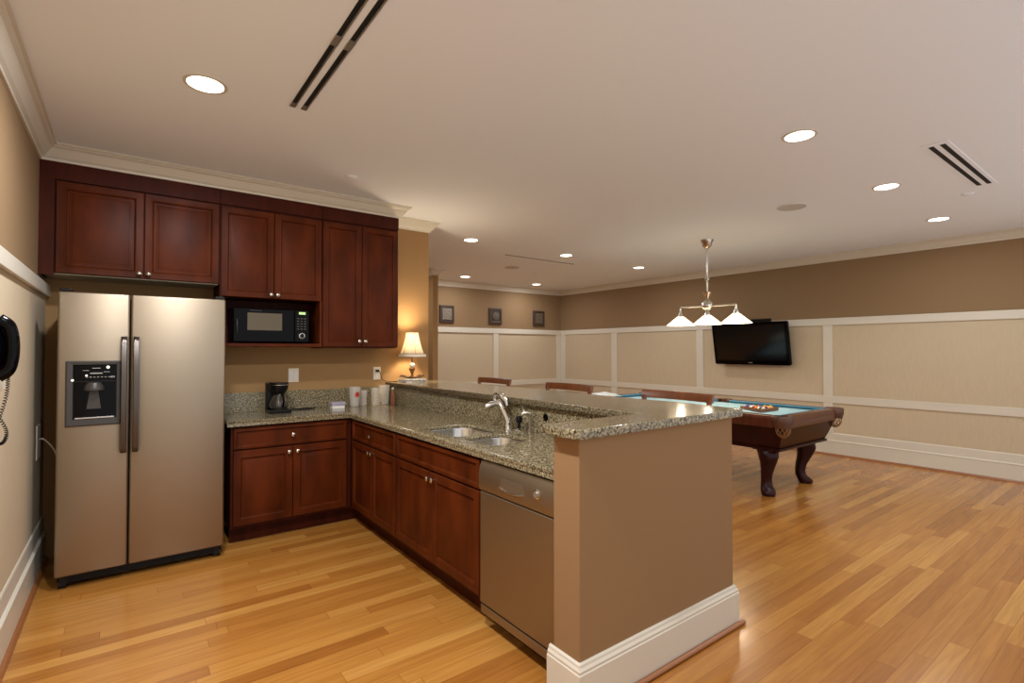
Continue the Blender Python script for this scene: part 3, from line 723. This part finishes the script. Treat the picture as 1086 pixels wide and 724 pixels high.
for (x, y, r, lab) in ((5.41, -2.59, .125, 'round ceiling speaker grille in front of the pool table'), (5.40, 1.75, .125, 'round ceiling speaker grille beyond the pendant, between far lights')):
    t = thing('ceiling_speaker', lab, 'speaker', (x, y, ZC))
    MB().lathe((x, y, ZC), [(r, -.0005), (r, -.005), (r * .94, -.008), (r * .94, -.006)], n=36, cap=False).build('rim', mat('speaker_rim', (222, 220, 216), .6), t, smooth=40)
    MB().lathe((x, y, ZC), [(r * .93, -.0005), (r * .93, -.005), (0, -.005)], n=36).build('grille', mat('speaker_grille', (196, 193, 188), .8), t)
for (x, y, lab) in ((1.832, -.94, 'small white sprinkler cap on the ceiling above the wall cabinets'), (6.2, -3.68, 'small white sprinkler cap below the twin-slot vent'), (6.11, 1.98, 'small sprinkler cap on the ceiling in the far room')):
    t = MB(); t.lathe((x, y, ZC), [(.042, -.0005), (.042, -.006), (.036, -.010), (0, -.010)], n=28)
    tag(t.build('sprinkler_cap', M_ceil, smooth=40, origin=(x, y, ZC)), lab, 'sprinkler')
v1 = thing('slot_vent', 'long twin-slot air vent in the kitchen ceiling', 'vent', (1.2, -3.0, ZC))
MB().box(1.155, 1.262, -4.6, -1.87, ZC - .004, ZC - .0005, .001).build('frame', M_ceil, v1)
for xx in (1.163, 1.222):
    MB().box(xx, xx + .020, -4.59, -1.93, ZC - .0062, ZC - .0042).build('slot', M_slot, v1)
    MB().box(xx + .020, xx + .027, -4.59, -1.93, ZC - .010, ZC - .0042).build('blade', M_alum, v1)
    for a, b in ((-1.93, -1.878), (-2.66, -2.58), (-3.6, -3.52)): MB().box(xx - .002, xx + .028, a, b, ZC - .0105, ZC - .0042).build('blade_clip', M_alum, v1)
v2 = thing('slot_vent', 'short twin-slot air vent in the ceiling at the right', 'vent', (5.3, -3.83, ZC))
MB().box(4.62, 6.02, -3.90, -3.76, ZC - .004, ZC - .0005, .001).build('frame', M_ceil, v2)
for yy in (-3.815, -3.875):
    MB().box(4.68, 5.96, yy, yy + .028, ZC - .0062, ZC - .0042).build('slot', M_slot, v2)
v3 = thing('slot_vent', 'thin single-slot air vent in the ceiling of the far room', 'vent', (5.32, .93, ZC))
MB().box(4.62, 6.02, .88, .98, ZC - .004, ZC - .0005, .001).build('frame', M_ceil, v3)
MB().box(4.66, 5.98, .905, .935, ZC - .0062, ZC - .0042).build('slot', mat('vent_slot_grey', (90, 84, 76), .7), v3)

# ------------------------------------------------------------------ wall plaques
for k, (x0, x1, lab) in enumerate(((5.195, 5.505, 'square carved plaque on the far wall, leftmost, with a pale panel'), (6.335, 6.645, 'square carved plaque on the far wall, the middle one, with an oval'), (7.490, 7.800, 'square carved plaque on the far wall nearest the corner'))):
    xm = (x0 + x1) / 2; zm = 2.15
    t = thing('wall_plaque', lab, 'plaque', (xm, 3.77, zm), 'carved plaques on the far wall')
    mb = MB(); Fq = Frame((0, 3.784, 0), (1, 0, 0), (0, -1, 0))
    def rg(i, c): return [Fq.p(x0 + i, zm - .165 + i, c), Fq.p(x1 - i, zm - .165 + i, c), Fq.p(x1 - i, zm + .165 - i, c), Fq.p(x0 + i, zm + .165 - i, c)]
    mb.loft([rg(0, 0), rg(0, .03), rg(.008, .036), rg(.040, .036), rg(.046, .024)])
    mb.build('plaque_frame', M_art, t)
    mb = MB()
    if k == 1:
        mb.lathe((xm, 3.759, zm), [(.075, 0), (.085, .004), (.082, .014), (.06, .018), (0, .022)], n=28, axis=(0, -1, 0))
        mb.box(x0 + .05, x1 - .05, 3.738, 3.748, zm - .125, zm - .100, .002)
    else:
        mb.box(x0 + .052, x1 - .052, 3.745, 3.759, zm - .112, zm + .112, .003)
    mb.build('relief', M_arti if k == 0 else mat('dark_relief_%d' % k, (92, 78, 62), .6, noise=(40, .5, (1, 1, 1)), bump=(40, .9)), t)

# ------------------------------------------------------------------ pendant over the pool table
PXc = 6.07
pd = thing('pendant_light', 'three-shade nickel billiard pendant hanging over the pool table', 'pendant light', (PXc, -1.30, ZC))
py0, py1, pc = -.925, -1.665, -1.300
MB().lathe((PXc, pc, ZC - .0005), [(.075, 0), (.075, -.010), (.062, -.030), (.050, -.075), (.030, -.095), (.012, -.11)], n=28).build('canopy', M_nickel, pd, smooth=45)
MB().cyl((PXc, pc, ZC - .11), (PXc, pc, 2.14), .012, n=14).build('rod', M_nickel, pd, smooth=40)
MB().ball((PXc, pc, 2.315), .030).build('ball_joint', M_nickel, pd, smooth=60)
MB().lathe((PXc, pc, 2.07), [(.012, 0), (.020, .02), (.030, .045), (.050, .075), (.054, .085), (.014, .090)], n=24).build('flared_cup', M_nickel, pd, smooth=45)
MB().lathe((PXc, pc, 1.93), [(.018, 0), (.050, .020), (.068, .045), (.072, .065), (.060, .095), (.034, .120), (.014, .14)], n=28).build('hub', M_nickel, pd, smooth=45)
MB().tube([(PXc, py0, 1.995), (PXc, pc + .06, 1.985), (PXc, pc - .06, 1.985), (PXc, py1, 1.982)], .011, 12).build('cross_arm', M_nickel, pd, smooth=60)
for yy in (py0, pc, py1):
    zt = 1.872
    MB().lathe((PXc, yy, zt - .012), [(.040, 0), (.036, .03), (.024, .055), (.014, .075), (.012, .125)], n=22).build('shade_holder', M_nickel, pd, smooth=45)
    sp = [(.170, 0), (.044, .108)]
    s_ = MB().lathe((PXc, yy, 1.765), [(.172, 0), (.046, .106), (.040, .110), (.166, .002)], n=36, cap=False).build('glass_shade', M_shadeg, pd, smooth=40)
    MB().ball((PXc, yy, 1.805), .032).build('bulb', mat('pendant_bulb', (255, 245, 225), .3, emit=(255, 236, 200), estr=6.0), s_, smooth=60)
    lamp_light('pendant_bulb_light', 'POINT', (PXc, yy, 1.772), 9.0, (1, .86, .66), pd, shadow_soft_size=.035)

# ------------------------------------------------------------------ television
tv = thing('television', 'flat black wall-mounted television tilted down on the right wall', 'television', (8.2, -.72, 1.55))
def tvp(a, b, c):            # a along -Y from the left edge (0..1.18), b up (0..0.645), c towards the room
    z0 = 1.232; th = math.radians(10)
    return Vector((8.17 - b * math.sin(th) - c * math.cos(th), -.135 - a, z0 + b * math.cos(th) - c * math.sin(th)))
def tvbox(mb, a0, a1, b0, b1, c0, c1):
    mb.hexa([tvp(a0, b0, c0), tvp(a0, b0, c1), tvp(a1, b0, c1), tvp(a1, b0, c0)], [tvp(a0, b1, c0), tvp(a0, b1, c1), tvp(a1, b1, c1), tvp(a1, b1, c0)]); return mb
TW, TH = 1.19, .655
mb = tvbox(MB(), 0, TW, 0, TH, -.035, .03); bmesh.ops.bevel(mb.bm, geom=list(mb.bm.edges), offset=.012, segments=3, affect='EDGES'); mb.build('housing', M_gloss, tv, smooth=40)
tvbox(MB(), .045, TW - .045, .075, TH - .04, .0302, .032).build('screen', M_screen, tv)
tvbox(MB(), TW / 2 - .03, TW / 2 + .03, .03, .042, .0302, .0325).build('badge', M_alum, tv)
tvbox(MB(), .30, .90, .20, .50, -.075, -.036).build('mount_plate', M_black, tv)
mb = MB(); mb.box(8.23, 8.3035, -.90, -.55, 1.45, 1.72, .003); mb.build('wall_bracket', M_black, tv)
mb = tvbox(MB(), .555, .945, TH + .001, TH + .045, -.03, .02); tag(mb.build('media_box', M_black), 'slim black media box resting on top of the television', 'media box')

# ------------------------------------------------------------------ bar stools
st = thing('bar_stool', 'chestnut wooden bar stool at the bar, the one nearest the lamp', 'bar stool', (3.30, -.46, 0), 'wooden bar stools along the bar')
sx, sy = 3.30, -.46
MB().lathe((sx, sy, .72), [(.19, 0), (.205, .012), (.205, .030), (.19, .04), (.0, .04)], n=32).build('seat', M_stool, st, smooth=40)
MB().lathe((sx, sy, .7605), [(.185, 0), (.19, .02), (.17, .045), (.10, .055), (0, .056)], n=32).build('seat_cushion', M_leather, st, smooth=50)
for ax_, ay_ in ((-1, -1), (-1, 1), (1, -1), (1, 1)):
    MB().tube([(sx + ax_ * .13, sy + ay_ * .13, .725), (sx + ax_ * .16, sy + ay_ * .16, .35), (sx + ax_ * .20, sy + ay_ * .20, 0)], [.020, .019, .015], 12).build('leg', M_stool, st, smooth=60)
mb = MB()
mb.tube([(sx + .175 * math.cos(a), sy + .175 * math.sin(a), .28) for a in [2 * PI * k / 32 for k in range(33)]], .010, 8); mb.build('foot_ring', M_nickel, st, smooth=60)
def crest(z0, z1, th, lean, sag=0):
    mb = MB(); rings = []
    for k in range(17):
        t = -1 + 2 * k / 16; y = sy + t * .285; x0 = sx + .225 - .035 * t * t
        zb = z0 ; zt = z1 + .002 * (1 - t * t)
        rings.append([Vector((x0 + lean * (zb - z0), y, zb)), Vector((x0 + th, y, zb)), Vector((x0 + th + lean, y, zt - .008)), Vector((x0 + th * .7 + lean, y, zt)), Vector((x0 + lean + th * .2, y, zt)), Vector((x0 + lean - .002, y, zt - .008))])
    mb.loft(rings); return mb
crest(1.108, 1.162, .024, .012).build('crest_rail', M_stool, st, smooth=35)
crest(.90, .935, .018, .0).build('lower_rail', M_stool, st, smooth=35)
for sgn in (-1, 1):
    MB().tube([(sx + .13, sy + sgn * .13, .745), (sx + .165, sy + sgn * .22, .92), (sx + .195, sy + sgn * .258, 1.05), (sx + .204, sy + sgn * .264, 1.125)], [.018, .017, .018, .018], 10).build('back_post', M_stool, st, smooth=60)
crest(.985, 1.088, .016, .006).build('middle_rail', M_stool, st, smooth=35)
copy_thing(st, (3.30, -1.58, 0), 'chestnut wooden bar stool at the bar, the middle one behind the faucet')
copy_thing(st, (3.30, -2.66, 0), 'chestnut wooden bar stool at the bar, nearest the corner of the end wall')

# ------------------------------------------------------------------ pool table
TX0, TX1, TY0, TY1 = 5.44, 6.70, -2.50, .14
ZR = .82
pt = thing('pool_table', 'mahogany pool table with pale blue felt and leather pockets', 'pool table', ((TX0 + TX1) / 2, (TY0 + TY1) / 2, 0))
RW = .125
ix0, ix1, iy0, iy1 = TX0 + RW, TX1 - RW, TY0 + RW, TY1 - RW
MB().box(ix0 - .01, ix1 + .01, iy0 - .01, iy1 + .01, .745, .785).build('bed_felt', M_felt, pt)
ym = (TY0 + TY1) / 2
pk = .095
def railprof(p, q, nrm, name='rail'):
    """wooden rail from p to q, outer face along the table edge; nrm points inwards"""
    p = Vector(p); q = Vector(q); n_ = Vector(nrm)
    prof = [(.010, .700), (.000, .712), (.004, .728), (.000, .745), (-.004, .778), (.000, .800), (.014, ZR - .004), (.030, ZR), (RW - .035, ZR), (RW - .035, .700)]
    mb = MB(); mb.loft([[Vector((e.x + n_.x * a, e.y + n_.y * a, z)) for a, z in prof] for e in (p, q)])
    r = mb.build(name, M_rail, pt, smooth=35)
    return r
def cushion(p, q, nrm):
    p = Vector(p); q = Vector(q); n_ = Vector(nrm); t = (q - p).normalized(); a0 = RW - .0345
    prof = [(a0, ZR - .001), (a0 + .030, ZR - .006), (a0 + .052, ZR - .008), (a0 + .046, ZR - .022), (a0 + .034, .786), (a0, .786)]
    mb = MB(); mb.loft([[Vector((e.x + n_.x * a + t.x * s * (a - a0) * .8, e.y + n_.y * a + t.y * s * (a - a0) * .8, z)) for a, z in prof] for e, s in ((p, 1), (q, -1))])
    return mb.build('cushion', M_felt2, pt)
segs = [((TX0, TY0 + pk), (TX0, ym - .06), (1, 0)), ((TX0, ym + .06), (TX0, TY1 - pk), (1, 0)),
        ((TX1, TY0 + pk), (TX1, ym - .06), (-1, 0)), ((TX1, ym + .06), (TX1, TY1 - pk), (-1, 0)),
        ((TX0 + pk, TY0), (TX1 - pk, TY0), (0, 1)), ((TX0 + pk, TY1), (TX1 - pk, TY1), (0, -1))]
for a, b, n_ in segs:
    railprof(a, b, n_)
    A = Vector(a); Bv = Vector(b); t = (Bv - A).normalized() * .02
    cushion(A + t, Bv - t, n_)
# apron: tapered frame
def frus(z0, z1, i0, i1, th=.03):
    mb = MB()
    def rc(i, z): return [Vector((TX0 + i, TY0 + i, z)), Vector((TX1 - i, TY0 + i, z)), Vector((TX1 - i, TY1 - i, z)), Vector((TX0 + i, TY1 - i, z))]
    mb.loft([rc(i0, z0), rc(i1, z1), rc(i1 + th, z1), rc(i0 + th, z0), rc(i0, z0)], cap=False); return mb
frus(.485, .70, .115, .035).build('apron', M_mahog, pt)
frus(.462, .485, .100, .100, .05).build('apron_moulding', M_mahog, pt)
# pockets
def pocket(cx, cy, ox, oy, side=False):
    o = Vector((ox, oy, 0)).normalized(); base = math.atan2(o.y, o.x)
    c = Vector((cx, cy, 0))
    mb = MB(); r = .062
    half = 120 if not side else 88
    prof = [(r, ZR - .004), (r + .008, ZR + .004), (r + .028, ZR + .004), (r + .036, ZR - .006), (r + .034, .760), (r + .018, .705 if not side else .74), (r + .004, .705 if not side else .74)]
    rings = []
    for k in range(15):
        a = base + math.radians(-half + 2 * half * k / 14)
        f = 1 - .35 * abs(-1 + 2 * k / 14) ** 2
        rings.append([Vector((cx + q * math.cos(a), cy + q * math.sin(a), ZR - (ZR - z) * (f if z < .77 else 1))) for q, z in prof])
    mb.loft(rings); pkt = mb.build('pocket', M_leather, pt, smooth=45)
    nb_ = MB(); lv = [(.060, .735), (.064, .70), (.060, .665), (.044, .635), (.022, .620)]
    m_ = 10
    for sg in (1, -1):
        for k in range(m_):
            pts = []
            for j in range(9):
                f = j / 8 * 4; i = min(int(f), 3); g = f - i
                r_ = lv[i][0] * (1 - g) + lv[i + 1][0] * g; z = lv[i][1] * (1 - g) + lv[i + 1][1] * g
                a = 2 * PI * k / m_ + sg * j / 8 * 1.2
                pts.append((cx + o.x * .012 + r_ * math.cos(a), cy + o.y * .012 + r_ * math.sin(a), z))
            nb_.tube(pts, .0035, 5)
    nb_.lathe((cx + o.x * .012, cy + o.y * .012, .612), [(.020, 0), (.024, .010), (.0, .014)], n=14)
    nb_.build('pocket_net', M_net, pkt, smooth=60)
    hk = MB(); hk.lathe((cx, cy, .787), [(.058, 0), (.058, .0015), (0, .0015)], n=24); hk.build('pocket_hole', M_slot, pkt)
e = .050
pocket(TX0 + e, TY0 + e, -1, -1); pocket(TX1 - e, TY0 + e, 1, -1); pocket(TX1 - e, TY1 - e, 1, 1); pocket(TX0 + e, TY1 - e, -1, 1)
pocket(TX0 + .052, ym, -1, 0, True); pocket(TX1 - .052, ym, 1, 0, True)
# cabriole legs
def pleg(cx, cy, ox, oy):
    d = Vector((ox, oy, 0)).normalized(); w = Vector((-d.y, d.x, 0)); mb = MB()
    key = [(.455, 0.005, .098, .098), (.43, .020, .098, .096), (.39, .034, .094, .088), (.34, .030, .082, .076), (.28, .010, .066, .064), (.21, -.018, .053, .054), (.14, -.030, .048, .050), (.09, -.022, .052, .054), (.060, .004, .064, .062), (.035, .022, .072, .066), (.012, .026, .068, .062), (0, .024, .056, .054)]
    rings = []
    for z, off, a, b in key:
        rings.append([Vector((cx, cy, z)) + d * (off + a * math.copysign(abs(math.cos(t)) ** .8, math.cos(t))) + w * (b * math.copysign(abs(math.sin(t)) ** .8, math.sin(t))) for t in [2 * PI * k / 20 for k in range(20)]])
    mb.loft(rings); l = mb.build('leg', M_mahog, pt, smooth=50)
    cp_ = MB(); cp_.box(cx - .10, cx + .10, cy - .10, cy + .10, .4555, .4685, .004); cp_.build('leg_cap', M_mahog, l)
lx0, lx1, ly0, ly1 = 5.63, 6.41, -2.23, -.13
pleg(lx0, ly0, -1, -1); pleg(lx1, ly0, 1, -1); pleg(lx1, ly1, 1, 1); pleg(lx0, ly1, -1, 1)

# rack and balls
rb = .0285; bcx, bcy = 6.05, -1.93; zb = .7855
tri = [(-.172, -.11), (.172, -.11), (0, .19)]
def offs(s): return [(bcx + x * s, bcy + y * s) for x, y in tri]
mb = MB()
def tr_ring(s, z): return [Vector((p[0], p[1], z)) for p in offs(s)]
mb.loft([tr_ring(1.10, zb), tr_ring(1.14, zb + .018), tr_ring(1.10, zb + .036), tr_ring(.98, zb + .036), tr_ring(.98, zb), tr_ring(1.10, zb)], cap=False)
tag(mb.build('ball_rack', M_stool, origin=(bcx, bcy, zb)), 'triangular wooden rack around the balls on the pool table', 'rack')
bc = [('yellow', (226, 180, 40)), ('blue', (40, 60, 150)), ('red', (190, 40, 30)), ('purple', (90, 50, 120)), ('orange', (226, 116, 40)), ('green', (40, 110, 70)), ('maroon', (120, 30, 30))]
M_ivory = mat('ivory_ball', (240, 230, 205), .12, coat=.6)
def ballmat(nm, rgb, stripe):
    if not stripe: return mat('ball_' + nm, rgb, .12, coat=.6)
    m = mat('ball_striped_' + nm, rgb, .12, coat=.6); nt = m.node_tree; b = nt.nodes['Principled BSDF']
    tc = nt.nodes.new('ShaderNodeTexCoord'); sp = nt.nodes.new('ShaderNodeSeparateXYZ'); nt.links.new(tc.outputs['Object'], sp.inputs[0])
    ab = nt.nodes.new('ShaderNodeMath'); ab.operation = 'ABSOLUTE'; nt.links.new(sp.outputs['X'], ab.inputs[0])
    g = nt.nodes.new('ShaderNodeMath'); g.operation = 'GREATER_THAN'; g.inputs[1].default_value = .013; nt.links.new(ab.outputs[0], g.inputs[0])
    mx = nt.nodes.new('ShaderNodeMix'); mx.data_type = 'RGBA'; mx.inputs[6].default_value = lin(rgb) + (1,); mx.inputs[7].default_value = lin((240, 230, 205)) + (1,)
    nt.links.new(g.outputs[0], mx.inputs[0]); nt.links.new(mx.outputs[2], b.inputs['Base Color']); return m
kinds = [(n_, c, s) for s in (False, True) for n_, c in bc] + [('black', (12, 12, 12), False)]
order = list(range(15)); random.Random(3).shuffle(order)
order.remove(14); order.insert(7, 14)
i = 0
ballmesh = MB().ball((0, 0, 0), rb, u=24, v=16).build('pool_ball', None, smooth=80)
for r in range(5):
    for c in range(5 - r):
        nm, rgb, stp = kinds[order[i]]; i += 1
        x = bcx + (c - (4 - r) / 2) * rb * 2.02; y = bcy - .072 + r * rb * 1.75
        o = ballmesh if i == 1 else ballmesh.copy()
        o.data = ballmesh.data.copy() if i > 1 else o.data
        if i > 1: C.objects.link(o)
        o.data.materials.clear(); o.data.materials.append(ballmat(nm, rgb, stp)); o.location = (x, y, zb + rb)
        o.rotation_euler = (random.uniform(-.6, .6), random.uniform(-.6, .6), random.uniform(0, 3))
        tag(o, ('white pool ball with %s %s stripe in the rack' % ('an' if nm == 'orange' else 'a', nm)) if stp else 'solid %s pool ball in the rack' % nm, 'pool ball', 'racked pool balls')

# crumpled sheet on the far end of the table
mb = MB(); G = 18; g = []
rnd = random.Random(11)
for j in range(G):
    row = []
    for i in range(G):
        u = i / (G - 1) * 2 - 1; v = j / (G - 1) * 2 - 1
        h = .085 * max(0, 1 - (u * u + v * v) * .75) + .014 * math.sin(7 * u + 3 * v) * math.cos(5 * v - 2 * u) + rnd.uniform(-.006, .006)
        row.append((5.62 + u * .26, .0 + v * .12, max(ZR + .0095, ZR + .008 + h * .62)))
    g.append(row)
V = [[mb.bm.verts.new(p) for p in r] for r in g]; V2 = [[mb.bm.verts.new((p[0], p[1], p[2] - .004)) for p in r] for r in g]
for j in range(G - 1):
    for i in range(G - 1):
        mb.bm.faces.new([V[j][i], V[j][i + 1], V[j + 1][i + 1], V[j + 1][i]]); mb.bm.faces.new([V2[j][i], V2[j + 1][i], V2[j + 1][i + 1], V2[j][i + 1]])
rim = [(0, i) for i in range(G)] + [(j, G - 1) for j in range(1, G)] + [(G - 1, i) for i in range(G - 2, -1, -1)] + [(j, 0) for j in range(G - 2, 0, -1)]
for (a, b), (c, d) in zip(rim, rim[1:] + rim[:1]): mb.bm.faces.new([V[a][b], V2[a][b], V2[c][d], V[c][d]])
tag(mb.build('white_sheet', M_sheet, smooth=60), 'crumpled white sheet lying on the far end of the pool table', 'sheet')
